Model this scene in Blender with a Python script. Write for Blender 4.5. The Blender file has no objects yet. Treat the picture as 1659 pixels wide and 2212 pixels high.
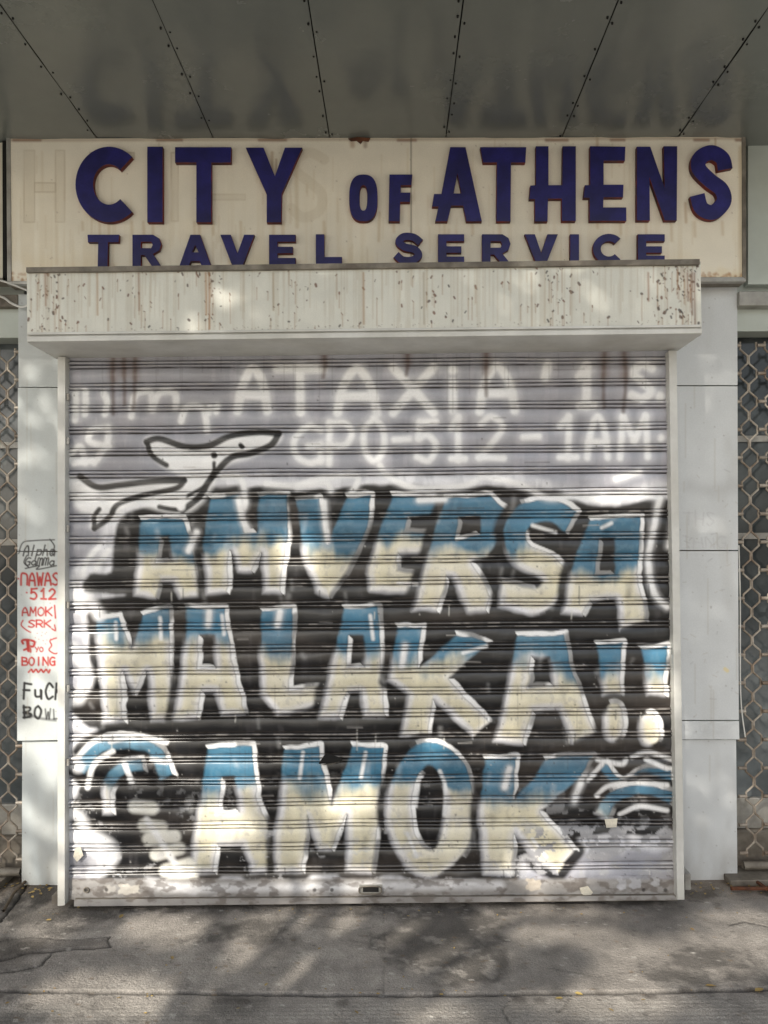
import bpy, math, random
import numpy as np
from mathutils import Matrix, Vector
random.seed(7); rng=np.random.default_rng(11)
D=bpy.data; S=bpy.context.scene
# ------------------------------------------------------------ camera / survey helpers
F=1597.0; PX,PY=850.0,1163.0; CAMZ=1.6
R=(Matrix.Rotation(math.radians(90.6),3,'X')@Matrix.Rotation(math.radians(-0.5),3,'Z'))
Rn=np.array(R)
def U(px,py,Y):
    w=Rn@np.array([(px-PX)/F,-(py-PY)/F,-1.0]); t=Y/w[1]; return t*w[0],CAMZ+t*w[2]
def G(px,py):
    w=Rn@np.array([(px-PX)/F,-(py-PY)/F,-1.0]); t=-CAMZ/w[2]; return t*w[0],t*w[1]
def P(X,Y,Z):
    X=np.asarray(X,float);p=np.stack([X,np.broadcast_to(Y,X.shape).astype(float),np.asarray(Z,float)-CAMZ],-1)@Rn
    return PX+F*p[...,0]/-p[...,2], PY-F*p[...,1]/-p[...,2]
cd=D.cameras.new('camera'); cam=D.objects.new('camera',cd); S.collection.objects.link(cam)
cam.matrix_world=Matrix.Translation((0,0,CAMZ))@R.to_4x4()
cd.sensor_fit='VERTICAL'; cd.sensor_height=36; cd.sensor_width=27; cd.lens=F/2212*36
cd.shift_y=(PY-1106)/2212; cd.shift_x=-(PX-829.5)/2212; cd.clip_end=2000; cd.clip_start=0.05
S.camera=cam
# ------------------------------------------------------------ colour, noise, canvas
def lin(c):
    c=np.array(c,float)/255; return np.where(c<=.04045,c/12.92,((c+.055)/1.055)**2.4)
def up(a,h,w):
    y=np.linspace(0,a.shape[0]-1.001,h);x=np.linspace(0,a.shape[1]-1.001,w)
    yi=y.astype(int);xi=x.astype(int);fy=(y-yi)[:,None];fx=(x-xi)[None]
    fy=fy*fy*(3-2*fy);fx=fx*fx*(3-2*fx)
    A=a[yi][:,xi];B=a[yi][:,xi+1];C=a[yi+1][:,xi];E=a[yi+1][:,xi+1]
    return (A*(1-fx)+B*fx)*(1-fy)+(C*(1-fx)+E*fx)*fy
def fbm(h,w,cy,cx,octv=4,seed=0,gain=.55):
    r=np.random.default_rng(seed);o=np.zeros((h,w));a=1;t=0
    for k in range(octv):
        ny=min(int(cy*2**k)+2,h);nx=min(int(cx*2**k)+2,w)
        o+=a*up(r.random((max(ny,2),max(nx,2))),h,w);t+=a;a*=gain
    return np.clip((o/t-.5)*1.7+.5,0,1)
def ss(a,b,x):
    t=np.clip((x-a)/(b-a),0,1);return t*t*(3-2*t)
class Canvas:
    def __init__(s,x0,y0,x1,y1,step,base):
        s.x0,s.y0,s.st=x0,y0,step
        s.w=int(round((x1-x0)/step))+1;s.h=int(round((y1-y0)/step))+1
        s.c=np.ones((s.h,s.w,3))*lin(base)
        s.X,s.Y=np.meshgrid(x0+np.arange(s.w)*step,y0+np.arange(s.h)*step)
    def win(s,a,b,c,d):
        i0=max(0,int((b-s.y0)/s.st));i1=min(s.h,int((d-s.y0)/s.st)+2)
        j0=max(0,int((a-s.x0)/s.st));j1=min(s.w,int((c-s.x0)/s.st)+2)
        return (slice(i0,max(i0,i1)),slice(j0,max(j0,j1)))
    def blend(s,sl,col,al):
        al=np.clip(al,0,1)[...,None];s.c[sl]=s.c[sl]*(1-al)+col*al
    def dist(s,sl,pts,closed=False):
        X=s.X[sl];Y=s.Y[sl];d=np.full(X.shape,1e9)
        n=len(pts);rngi=range(n if closed else n-1)
        for i in rngi:
            ax,ay=pts[i];bx,by=pts[(i+1)%n];dx,dy=bx-ax,by-ay;L=dx*dx+dy*dy+1e-12
            t=np.clip(((X-ax)*dx+(Y-ay)*dy)/L,0,1)
            d=np.minimum(d,np.hypot(X-ax-t*dx,Y-ay-t*dy))
        return d
    def stroke(s,pts,r,col,soft=3.,al=1.,smooth=True,mask=None):
        if smooth and len(pts)>2: pts=spl(pts)
        if len(pts)==1: pts=[pts[0],(pts[0][0]+.01,pts[0][1])]
        xs=[p[0] for p in pts];ys=[p[1] for p in pts];m=r+soft+s.st
        sl=s.win(min(xs)-m,min(ys)-m,max(xs)+m,max(ys)+m)
        if s.X[sl].size==0:return
        d=s.dist(sl,pts); a=al*(1-ss(r-soft,r+soft,d))
        if mask is not None:a=a*mask[sl]
        s.blend(sl,lin(col) if not isinstance(col,np.ndarray) else col,a)
    def inside(s,sl,pts):
        X=s.X[sl];Y=s.Y[sl];c=np.zeros(X.shape,bool);n=len(pts)
        for i in range(n):
            ax,ay=pts[i];bx,by=pts[(i+1)%n]
            if ay==by:continue
            k=((ay>Y)!=(by>Y))&(X<(bx-ax)*(Y-ay)/(by-ay)+ax);c^=k
        return c
    def sdf(s,loops,m=30):
        xs=[p[0] for l in loops for p in l];ys=[p[1] for l in loops for p in l]
        sl=s.win(min(xs)-m,min(ys)-m,max(xs)+m,max(ys)+m)
        d=np.full(s.X[sl].shape,1e9);c=np.zeros(d.shape,bool)
        for l in loops:
            d=np.minimum(d,s.dist(sl,l,True));c^=s.inside(sl,l)
        return sl,np.where(c,-d,d)
    def sample(s,px,py):
        x=np.clip((px-s.x0)/s.st,0,s.w-1.001);y=np.clip((py-s.y0)/s.st,0,s.h-1.001)
        xi=x.astype(int);yi=y.astype(int);fx=(x-xi)[...,None];fy=(y-yi)[...,None];c=s.c
        return (c[yi,xi]*(1-fx)+c[yi,xi+1]*fx)*(1-fy)+(c[yi+1,xi]*(1-fx)+c[yi+1,xi+1]*fx)*fy
def spl(p,n=6,closed=False):
    q=[];N=len(p)
    for i in range(N if closed else N-1):
        if closed:a,b,c,d=p[i-1],p[i],p[(i+1)%N],p[(i+2)%N]
        else:a,b,c,d=p[max(i-1,0)],p[i],p[i+1],p[min(i+2,N-1)]
        for k in range(n):
            t=k/n;q.append(tuple(.5*((2*b[j])+(-a[j]+c[j])*t+(2*a[j]-5*b[j]+4*c[j]-d[j])*t*t+(-a[j]+3*b[j]-3*c[j]+d[j])*t**3) for j in (0,1)))
    if not closed:q.append(tuple(p[-1]))
    return q
def thick(cl,w,n=8):
    q=spl(cl,n);L=[];Rr=[]
    for i,p in enumerate(q):
        a=q[max(i-1,0)];b=q[min(i+1,len(q)-1)];dx,dy=b[0]-a[0],b[1]-a[1];l=math.hypot(dx,dy)+1e-9
        nx,ny=-dy/l*w/2,dx/l*w/2;L.append((p[0]+nx,p[1]+ny));Rr.append((p[0]-nx,p[1]-ny))
    return L+Rr[::-1]
def ell(cx,cy,rx,ry,n=40,e=1.):
    o=[]
    for k in range(n):
        a=2*math.pi*k/n;c,s_=math.cos(a),math.sin(a)
        o.append((cx+rx*math.copysign(abs(c)**e,c),cy+ry*math.copysign(abs(s_)**e,s_)))
    return o
# stroke font (unit box, y down)
FONT={'A':[[(0,1),(.15,.4),(.5,0),(.85,.4),(1,1)],[(.1,.62),(.9,.62)]],'B':[[(0,0),(0,1)],[(0,0),(.8,.1),(.8,.4),(0,.5)],[(0,.5),(1,.6),(.9,.95),(0,1)]],
'C':[[(1,.15),(.5,0),(.05,.3),(.05,.7),(.5,1),(1,.85)]],'F':[[(.05,0),(0,1)],[(.05,0),(1,0)],[(0,.48),(.8,.45)]],'G':[[(.95,.08),(.45,0),(.03,.35),(.1,.8),(.5,1),(.95,.9)],[(.95,.95),(.95,.52)],[(.95,.52),(.5,.54)]],
'H':[[(0,0),(0,1)],[(1,0),(1,1)],[(0,.5),(1,.5)]],'I':[[(.5,0),(.5,1)]],'K':[[(0,0),(0,1)],[(1,0),(.05,.55)],[(.2,.45),(1,1)]],'L':[[(0,0),(0,1)],[(0,1),(1,1)]],
'M':[[(0,1),(.08,0)],[(.08,0),(.5,.6)],[(.5,.6),(.92,0)],[(.92,0),(1,1)]],'N':[[(0,1),(0,0)],[(0,0),(1,1)],[(1,1),(1,0)]],'m':[[(0,1),(.03,.1),(.25,0),(.48,.25),(.5,1)],[(.5,.3),(.75,0),(.97,.2),(1,1)]],
'n':[[(0,1),(.03,.15),(.5,0),(.97,.25),(1,1)]],'O':[[(.5,0),(.05,.25),(.05,.75),(.5,1),(.95,.75),(.95,.25),(.5,0)]],'P':[[(0,0),(0,1)],[(0,0),(.7,0),(1,.25),(.7,.52),(0,.55)]],
'R':[[(0,0),(0,1)],[(0,0),(.7,0),(1,.25),(.7,.5),(0,.52)],[(.4,.52),(1,1)]],'S':[[(1,.1),(.5,0),(.08,.22),(.5,.5),(.95,.75),(.5,1),(0,.9)]],'T':[[(0,0),(1,0)],[(.5,0),(.5,1)]],
'W':[[(0,0),(.25,1)],[(.25,1),(.5,.35)],[(.5,.35),(.75,1)],[(.75,1),(1,0)]],'X':[[(0,0),(1,1)],[(1,0),(0,1)]],'Y':[[(0,0),(.5,.5)],[(1,0),(.4,1)]],
'1':[[(.2,.25),(.6,0)],[(.6,0),(.6,1)],[(.2,1),(1,1)]],'2':[[(.05,.2),(.5,0),(.95,.25),(.6,.6),(0,1)],[(0,1),(1,1)]],'5':[[(.95,0),(.15,0)],[(.15,0),(.1,.42)],[(.1,.42),(.6,.35),(.95,.65),(.6,1),(0,.92)]],
'-':[[(0,.5),(1,.48)]],'.':[[(.5,.95),(.52,.96)]],"'":[[(.6,0),(.4,.3)]],'i':[[(.5,.35),(.5,1)],[(.5,.1),(.52,.11)]],
'a':[[(.9,.5),(.4,.4),(.05,.7),(.4,1),(.9,.8)],[(.9,.45),(1,1)]],'l':[[(.5,0),(.4,1)]],'p':[[(.1,.4),(0,1.4)],[(.1,.5),(.8,.45),(.8,.9),(.1,.95)]],'h':[[(.1,0),(0,1)],[(.05,.6),(.6,.45),(.9,1)]],'u':[[(0,.45),(.1,.95),(.8,.9),(.9,.45)],[(.9,.45),(.95,1)]]}
def glyph(cv,ch,x,y,w,h,r,col,soft=2,al=1.,sl=0.,jit=.03):
    for st in FONT[ch]:
        pts=[(x+w*(a+random.uniform(-jit,jit))+sl*(1-b)*h,y+h*(b+random.uniform(-jit,jit))) for a,b in st]
        cv.stroke(pts,r,col,soft,al)
def word(cv,t,x,y,w,h,gap,r,col,**k):
    for ch in t:
        if ch!=' ':glyph(cv,ch,x,y,w,h,r,col,**k)
        x+=w+gap
# ------------------------------------------------------------ mesh helpers
def link(o,parent=None,mat=None):
    S.collection.objects.link(o)
    if parent:o.parent=parent
    if mat:o.data.materials.append(mat)
    return o
def empty(n,loc=(0,0,0)):
    o=D.objects.new(n,None);o.location=(0,0,0);S.collection.objects.link(o);return o
def grid(name,co,col=None,mat=None,parent=None,smooth=True,flip=False):
    H,W,_=co.shape;me=D.meshes.new(name);me.vertices.add(H*W)
    me.vertices.foreach_set('co',co.astype(np.float32).ravel())
    idx=np.arange(H*W).reshape(H,W);a=idx[:-1,:-1];b=idx[1:,:-1];c=idx[1:,1:];d=idx[:-1,1:]
    q=np.stack([a,d,c,b] if flip else [a,b,c,d],-1).reshape(-1,4).astype(np.int32);n=len(q)
    me.loops.add(n*4);me.polygons.add(n);me.loops.foreach_set('vertex_index',q.ravel())
    me.polygons.foreach_set('loop_start',np.arange(0,n*4,4,dtype=np.int32))
    me.polygons.foreach_set('use_smooth',np.full(n,smooth));me.update(calc_edges=True)
    if col is not None:
        at=me.attributes.new('Col','FLOAT_COLOR','POINT');cc=np.ones((H*W,4),np.float32);cc[:,:3]=col.reshape(-1,3)
        at.data.foreach_set('color',cc.ravel())
    return link(D.objects.new(name,me),parent,mat)
def mesh(name,v,f,mat=None,parent=None,bevel=0,smooth=False):
    me=D.meshes.new(name);me.from_pydata([tuple(x) for x in v],[],f);me.update()
    if smooth:
        for p in me.polygons:p.use_smooth=True
    o=link(D.objects.new(name,me),parent,mat)
    if bevel:
        b=o.modifiers.new('b','BEVEL');b.width=bevel;b.segments=2;b.limit_method='ANGLE'
    return o
def box(name,x0,x1,y0,y1,z0,z1,mat,parent=None,bevel=0):
    v=[(x0,y0,z0),(x1,y0,z0),(x1,y1,z0),(x0,y1,z0),(x0,y0,z1),(x1,y0,z1),(x1,y1,z1),(x0,y1,z1)]
    return mesh(name,v,[(0,3,2,1),(4,5,6,7),(0,1,5,4),(1,2,6,5),(2,3,7,6),(3,0,4,7)],mat,parent,bevel)
def prism(name,pp,Yf,Yb,mat,parent=None,bevel=0):
    q=[U(a,b,Yf) for a,b in pp];n=len(q)
    v=[(x,Yf,z) for x,z in q]+[(x,Yb,z) for x,z in q]
    f=[tuple(range(n))[::-1],tuple(range(n,2*n))]+[(i,(i+1)%n,(i+1)%n+n,i+n) for i in range(n)]
    o=mesh(name,v,f,mat,parent,bevel)
    import bmesh
    bm=bmesh.new();bm.from_mesh(o.data);bmesh.ops.recalc_face_normals(bm,faces=bm.faces);bm.to_mesh(o.data);bm.free()
    return o
def panel(name,cv,c4,Y,step,mat,parent,bulge=0,seed=0):
    q=[np.array(U(a,b,Y)) for a,b in c4]
    W=max(int(abs(c4[1][0]-c4[0][0])/step),2);H=max(int(abs(c4[3][1]-c4[0][1])/step),2)
    u=np.linspace(0,1,W)[None,:,None];v=np.linspace(0,1,H)[:,None,None]
    xz=(q[0]*(1-u)+q[1]*u)*(1-v)+(q[3]*(1-u)+q[2]*u)*v
    px,py=P(xz[...,0],Y,xz[...,1]);col=cv.sample(px,py)
    co=np.zeros(xz.shape[:2]+(3,));co[...,0]=xz[...,0];co[...,2]=xz[...,1];co[...,1]=Y
    if bulge:co[...,1]-=bulge*fbm(H,W,3,max(3,int(3*W/H)),2,seed)
    return grid(name,co,col,mat,parent)
def tube(name,pts,r,mat,parent=None,res=2,cyc=False):
    cu=D.curves.new(name,'CURVE');cu.dimensions='3D';cu.bevel_depth=r;cu.bevel_resolution=res
    lines=pts if isinstance(pts[0][0],(tuple,list)) else [pts]
    for L in lines:
        sp=cu.splines.new('POLY');sp.points.add(len(L)-1)
        for i,p in enumerate(L):sp.points[i].co=(*p,1)
        sp.use_cyclic_u=cyc
    o=D.objects.new(name,cu);me=D.meshes.new_from_object(o);D.objects.remove(o);me.name=name
    for p in me.polygons:p.use_smooth=True
    me.materials.clear()
    return link(D.objects.new(name,me),parent,mat)
# ------------------------------------------------------------ materials
def mat(name,col=(128,128,128),rough=.6,metal=0,attr=False,n_amt=.15,n_scale=8,bump=.0,b_scale=60,col2=None,spec=.5,rvar=.0,fine=0):
    m=D.materials.new(name);m.use_nodes=True;nt=m.node_tree;N=nt.nodes;Lk=nt.links;b=N['Principled BSDF']
    b.inputs['Roughness'].default_value=rough;b.inputs['Metallic'].default_value=metal;b.inputs['Specular IOR Level'].default_value=spec
    tc=N.new('ShaderNodeTexCoord')
    no=N.new('ShaderNodeTexNoise');no.inputs['Scale'].default_value=n_scale;no.inputs['Detail'].default_value=8;no.inputs['Roughness'].default_value=.65
    Lk.new(tc.outputs['Object'],no.inputs['Vector'])
    if attr:
        src=N.new('ShaderNodeAttribute');src.attribute_name='Col';so=src.outputs['Color']
    else:
        src=N.new('ShaderNodeMix');src.data_type='RGBA'
        c=lin(col);c2=lin(col2) if col2 is not None else c
        src.inputs['A'].default_value=(*c,1);src.inputs['B'].default_value=(*c2,1)
        r2=N.new('ShaderNodeMapRange');r2.inputs[1].default_value=.35;r2.inputs[2].default_value=.65
        n2=N.new('ShaderNodeTexNoise');n2.inputs['Scale'].default_value=n_scale*.45;n2.inputs['Detail'].default_value=6
        Lk.new(tc.outputs['Object'],n2.inputs['Vector']);Lk.new(n2.outputs['Fac'],r2.inputs[0]);Lk.new(r2.outputs[0],src.inputs['Factor']);so=src.outputs['Result']
    mr=N.new('ShaderNodeMapRange');mr.inputs[1].default_value=.3;mr.inputs[2].default_value=.7
    mr.inputs[3].default_value=1-n_amt;mr.inputs[4].default_value=1+n_amt*.6;Lk.new(no.outputs['Fac'],mr.inputs[0])
    mu=N.new('ShaderNodeVectorMath');mu.operation='SCALE';Lk.new(so,mu.inputs[0]);Lk.new(mr.outputs[0],mu.inputs['Scale'])
    out=mu.outputs[0]
    if fine:
        nf=N.new('ShaderNodeTexNoise');nf.inputs['Scale'].default_value=220;nf.inputs['Detail'].default_value=3;Lk.new(tc.outputs['Object'],nf.inputs['Vector'])
        mf=N.new('ShaderNodeMapRange');mf.inputs[1].default_value=.3;mf.inputs[2].default_value=.7;mf.inputs[3].default_value=1-fine;mf.inputs[4].default_value=1+fine
        Lk.new(nf.outputs['Fac'],mf.inputs[0]);m3=N.new('ShaderNodeVectorMath');m3.operation='SCALE';Lk.new(out,m3.inputs[0]);Lk.new(mf.outputs[0],m3.inputs['Scale']);out=m3.outputs[0]
    Lk.new(out,b.inputs['Base Color'])
    if rvar:
        rr=N.new('ShaderNodeMapRange');rr.inputs[1].default_value=.3;rr.inputs[2].default_value=.7;rr.inputs[3].default_value=rough-rvar;rr.inputs[4].default_value=rough+rvar
        Lk.new(no.outputs['Fac'],rr.inputs[0]);Lk.new(rr.outputs[0],b.inputs['Roughness'])
    if bump:
        nb=N.new('ShaderNodeTexNoise');nb.inputs['Scale'].default_value=b_scale;nb.inputs['Detail'].default_value=5;Lk.new(tc.outputs['Object'],nb.inputs['Vector'])
        bp=N.new('ShaderNodeBump');bp.inputs['Strength'].default_value=bump;bp.inputs['Distance'].default_value=.01
        Lk.new(nb.outputs['Fac'],bp.inputs['Height']);Lk.new(bp.outputs[0],b.inputs['Normal'])
    return m
M_shut=mat('painted_steel',attr=True,rough=.3,n_amt=.08,n_scale=5,fine=.05,bump=.05,b_scale=30,spec=.7)
M_panel=mat('aged_panel',attr=True,rough=.45,n_amt=.05,n_scale=4,fine=.04,bump=.04,b_scale=15)
M_ground=mat('worn_concrete',attr=True,rough=.85,n_amt=.32,n_scale=9,fine=.32,bump=.6,b_scale=90)
M_ceil=mat('grey_lacquered_panel',(113,118,115),rough=.25,n_amt=.08,n_scale=2.5,rvar=.05,bump=.02,b_scale=5,col2=(120,124,119),fine=.02,spec=.75)
M_dark=mat('dark_gap',(22,21,20),rough=.9)
M_frame=mat('grimy_aluminium',(178,177,172),rough=.45,metal=.3,n_amt=.3,n_scale=14,col2=(150,146,138))
M_frame2=mat('brown_grey_trim',(132,126,115),rough=.6,n_amt=.35,n_scale=20,col2=(100,92,82))
M_white=mat('off_white_metal',(214,214,210),rough=.45,n_amt=.12,n_scale=10,col2=(200,199,192))
M_blue=mat('blue_letter_face',(38,36,112),rough=.42,n_amt=.3,n_scale=18,col2=(29,28,90),fine=.12,bump=.05)
M_red=mat('rusty_letter_edge',(130,46,34),rough=.7,n_amt=.4,n_scale=30,col2=(66,34,40))
M_steel=mat('grille_steel',(180,172,160),rough=.5,metal=.25,n_amt=.35,n_scale=30,col2=(128,112,96))
M_glass=mat('dark_shop_glass',(56,62,64),rough=.12,n_amt=.5,n_scale=3,col2=(112,118,120))
M_wallg=mat('pale_green_cladding',(192,200,194),rough=.5,n_amt=.1,n_scale=5,col2=(184,190,182))
M_wall=mat('render_wall',(190,184,172),rough=.9,n_amt=.15,n_scale=4,bump=.2)
M_asph=mat('asphalt',(66,66,66),rough=.9,n_amt=.3,n_scale=30,bump=.4)
M_soil=mat('distant_ground',(150,146,138),rough=.95,n_amt=.2,n_scale=2)
M_kerb=mat('kerb_stone',(170,166,158),rough=.85,n_amt=.2,n_scale=12,bump=.2)
M_bark=mat('bark',(96,84,70),rough=.95,n_amt=.4,n_scale=16,bump=.8,b_scale=30)
M_paper=mat('torn_paper',(214,208,192),rough=.8,n_amt=.2,n_scale=50)
M_rust=mat('rust',(110,66,42),rough=.9,n_amt=.4,n_scale=30,col2=(70,46,34))
M_leaf=mat('leaf_green',(78,104,50),rough=.6,n_amt=.3,n_scale=3,col2=(60,86,40)); M_dry=mat('dry_leaf',(186,164,100),rough=.6,n_amt=.3,n_scale=3,col2=(140,112,66))
# ------------------------------------------------------------ planes (metres from camera)
YW=3.52; YS=3.30; YB=3.04; YG=3.43
# ============================================================ ROLLER SHUTTER
cv=Canvas(125,760,1480,1970,1.0,(166,167,176))
H,W=cv.h,cv.w
n1=fbm(H,W,5,6,5,1);n2=fbm(H,W,40,40,3,2);n3=fbm(H,W,10,60,4,3);n6=fbm(H,W,14,16,3,77);n7=fbm(H,W,120,130,3,78)
cv.c*=(.86+.28*n1)[...,None]
WHT=(252,252,252);BLK=(15,15,17);CRM=(236,229,202);BLU=(70,126,156)
cv.blend((slice(0,H),slice(0,W)),lin((184,182,190)),.5*ss(.5,.8,n3))
def T(ch,x,y,w,h,r=9,**k):
    glyph(cv,ch,x,y,w,h,r+9,(226,226,228),soft=11,al=.42,jit=.0,**k);glyph(cv,ch,x,y,w,h,r+.5,WHT,soft=5,al=.98,jit=.02,**k)
for ch,x,y,w,h in [('A',515,797,62,92),('T',598,797,100,92),('A',728,797,85,95),('X',850,795,88,95),('i',968,790,20,98),('A',1035,792,78,96),("'",1168,790,24,90),('1',1245,792,36,84),('S',1365,790,42,72),('.',1420,775,10,86)]:T(ch,x,y,w,h)
for ch,x,y,w,h in [('G',635,922,62,78),('P',712,915,48,86),('O',785,905,45,90),('-',852,925,32,50),('5',900,912,44,82),('1',968,902,36,90),('2',1035,900,52,88),('-',1130,920,34,50),('1',1200,900,46,88),('A',1268,900,44,88),('M',1340,900,58,88),('.',1422,862,10,88)]:T(ch,x,y,w,h,6.5)
for pts in [[(165,850),(165,880),(163,908)],[(185,845),(186,875),(184,895)],[(285,900),(292,855),(325,848),(330,885)],[(330,885),(345,850),(378,850),(380,880)],[(392,910),(405,880),(440,885),(448,930)],[(455,880),(452,892)],[(470,878),(468,890)],[(225,850),(232,870),(228,895)],
            [(232,925),(200,930),(195,955),(235,965)],[(235,925),(232,960),(205,1000)],[(150,985),(175,965),(185,1000)],[(160,1000),(200,995)],[(135,1000),(150,990)]]:
    cv.stroke(pts,12,(226,226,226),9,.42);cv.stroke(pts,7,WHT,4,.95)
# --- white halo + black mass
mass=[(262,1120),(300,1100),(440,1068),(560,1052),(640,1062),(830,1048),(960,1062),(1080,1050),(1230,1082),(1330,1095),(1452,1085),(1456,1300),(1460,1600),(1458,1790),(1300,1800),(1140,1840),(1040,1895),(900,1892),(760,1888),(600,1892),(420,1895),(260,1900),(215,1890),(235,1830),(190,1815),(150,1770),(170,1700),(145,1650),(200,1600),(300,1585),(240,1560),(195,1570),(150,1520),(200,1480),(205,1340),(180,1300),(285,1285),(185,1278),(195,1240),(240,1235),(245,1180)]
ms=spl(mass,4,True)
sl,sd=cv.sdf([ms],60)
wob=(n2[sl]-.5)*10+(n1[sl]-.5)*10
cv.blend(sl,lin((240,240,244)),.95*(1-ss(14,38,np.abs(sd-6)+wob))*(.65+.35*ss(.3,.6,n3[sl])))
cv.blend(sl,lin(BLK),.98*(1-ss(-5,5,sd+wob*.3)))
cv.blend(sl,lin((72,70,72)),.5*ss(.62,.85,n3[sl])*(1-ss(-8,0,sd)))
# --- letters
def letter(loops,ysplit,rim=True,blue=BLU,cream=CRM):
    sl,sd=cv.sdf(loops,34)
    if sd.size==0:return
    Y=cv.Y[sl];X=cv.X[sl];n=n2[sl];m=n3[sl]
    sdw=sd+(n-.5)*4+3+(n6[sl]-.5)*8
    cv.blend(sl,lin(BLK),.96*(1-ss(16,28,sdw)))
    g=ss(ysplit-20,ysplit+20,Y+(m-.5)*18+(n1[sl]-.5)*60+(n6[sl]-.5)*44)[...,None]
    bl=lin(blue)*(.66+.6*n6[sl])[...,None]
    fd=(.38*ss(.5,.85,n1[sl])+.22*ss(.5,.8,n7[sl]))[...,None];bl=bl*(1-fd)+lin((120,154,172))*fd
    cr=lin(cream)*(.84+.2*m)[...,None]
    wh=(.2+.5*ss(.35,.7,n6[sl]))[...,None]*ss(-22,-3,sd)[...,None]+.15*ss(.5,.8,n1[sl])[...,None];cr=cr*(1-wh)+lin((240,240,246))*wh
    # worn spots showing grey / shadow spray at the foot of each letter
    wn=(.35*ss(.7,.9,n7[sl]))[...,None];cr=cr*(1-wn)+lin((176,172,166))*wn
    cc=bl*(1-g)+cr*g
    a=np.clip(1-ss(-4,4,sdw),0,1)[...,None];cv.c[sl]=cv.c[sl]*(1-a)+cc*a
    if rim:
        gy,gx=np.gradient(sd);d=gx*.75-gy*.7
        band=1-ss(3,6.5,np.abs(sdw-5))
        cv.blend(sl,lin(WHT),.98*band*ss(.15,.45,d)*(.3+.7*ss(.3,.5,n6[sl])))
        low=(1-ss(4,12,np.abs(sdw+2)))*ss(.2,.8,-d)*g[...,0]
        cv.blend(sl,lin((232,232,238)),.5*low)
L1=[([(303,1120),(400,1114),(416,1190),(442,1288),(390,1292),(376,1256),(348,1256),(338,1292),(286,1290),(298,1210)],[(347,1160),(364,1158),(374,1212),(340,1214)]),
([(450,1072),(515,1070),(524,1120),(532,1146),(552,1146),(558,1070),(622,1066),(627,1160),(610,1282),(568,1282),(566,1195),(545,1235),(515,1235),(500,1192),(494,1282),(447,1284),(440,1180)],),
([(640,1082),(692,1074),(700,1130),(708,1172),(728,1120),(748,1072),(806,1066),(796,1140),(745,1240),(712,1292),(684,1278),(652,1200)],),
([(845,1068),(952,1072),(946,1112),(884,1118),(872,1150),(936,1150),(926,1192),(862,1197),(855,1235),(905,1240),(898,1276),(800,1275),(797,1240),(818,1150)],),
([(960,1075),(1060,1068),(1098,1100),(1092,1160),(1052,1202),(1022,1215),(1062,1290),(1052,1322),(1010,1322),(975,1245),(965,1245),(945,1322),(890,1320),(925,1200)],[(992,1118),(1035,1116),(1036,1152),(985,1166)]),
(thick([(1236,1128),(1190,1104),(1140,1112),(1112,1150),(1130,1195),(1182,1222),(1198,1262),(1160,1298),(1080,1285)],56),),
([(1272,1120),(1388,1112),(1380,1220),(1392,1340),(1338,1362),(1330,1292),(1275,1297),(1258,1328),(1212,1325),(1242,1200)],[(1294,1162),(1328,1160),(1328,1240),(1284,1244)])]
for l,s_ in zip(L1,(1192,1165,1180,1158,1196,1185,1236)):letter(list(l),s_)
L2=[([(205,1334),(262,1326),(285,1400),(305,1325),(365,1312),(372,1420),(378,1550),(328,1555),(318,1450),(292,1500),(268,1450),(272,1560),(222,1562),(215,1450)],),
([(402,1312),(490,1308),(502,1400),(530,1540),(478,1548),(465,1492),(437,1492),(430,1552),(378,1550),(392,1420)],[(435,1375),(460,1375),(465,1440),(432,1440)]),
([(562,1315),(634,1310),(630,1440),(627,1490),(700,1478),(702,1520),(600,1548),(560,1500)],),
([(740,1310),(815,1308),(828,1400),(834,1545),(785,1550),(778,1492),(752,1495),(735,1552),(690,1548),(715,1430)],[(758,1375),(782,1375),(788,1440),(750,1442)]),
([(855,1350),(918,1348),(905,1440),(985,1368),(1062,1386),(970,1465),(1067,1560),(1022,1594),(937,1512),(926,1592),(865,1590),(880,1500),(835,1470)],),
([(1115,1370),(1220,1366),(1237,1460),(1290,1582),(1237,1602),(1207,1532),(1152,1536),(1130,1607),(1065,1600),(1092,1480)],[(1150,1420),(1185,1420),(1195,1480),(1140,1485)]),
([(1285,1390),(1347,1384),(1340,1500),(1302,1502)],),([(1378,1396),(1443,1390),(1436,1502),(1395,1504)],)]
for l,s_ in zip(L2,(1385,1400,1405,1410,1425,1455,1450,1450)):letter(list(l),s_)
for e in (ell(1325,1560,26,44),ell(1402,1572,26,38)):letter([e],1500)
L3=[([(447,1614),(547,1608),(560,1720),(612,1880),(542,1886),(525,1822),(472,1824),(465,1886),(405,1890),(427,1760)],[(482,1680),(505,1680),(515,1750),(476,1756)]),
([(612,1614),(692,1608),(716,1740),(760,1608),(832,1612),(827,1740),(802,1882),(747,1882),(750,1760),(716,1835),(690,1835),(665,1762),(655,1884),(595,1882),(602,1740)],),
(ell(930,1745,97,146),ell(928,1745,34,92)),
([(1045,1637),(1117,1632),(1110,1725),(1175,1637),(1282,1630),(1250,1690),(1172,1752),(1245,1835),(1205,1884),(1165,1862),(1112,1802),(1102,1887),(1045,1887),(1035,1750)],)]
for l,s_ in zip(L3,(1722,1700,1700,1735)):letter(list(l),s_)
for cl,w,c in [([(170,1665),(215,1612),(285,1602),(340,1632),(362,1680)],34,BLU),([(235,1760),(232,1700),(262,1660),(310,1650)],26,BLU)]:
    letter([thick(cl,w)],1720,blue=c)
for cl in [[(165,1640),(205,1600),(250,1592)],[(190,1700),(205,1650),(245,1622)],[(285,1690),(270,1650)],[(330,1640),(360,1645)],[(240,1600),(300,1590),(360,1602)]]:
    cv.stroke(cl,6,WHT,3,.9)
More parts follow.
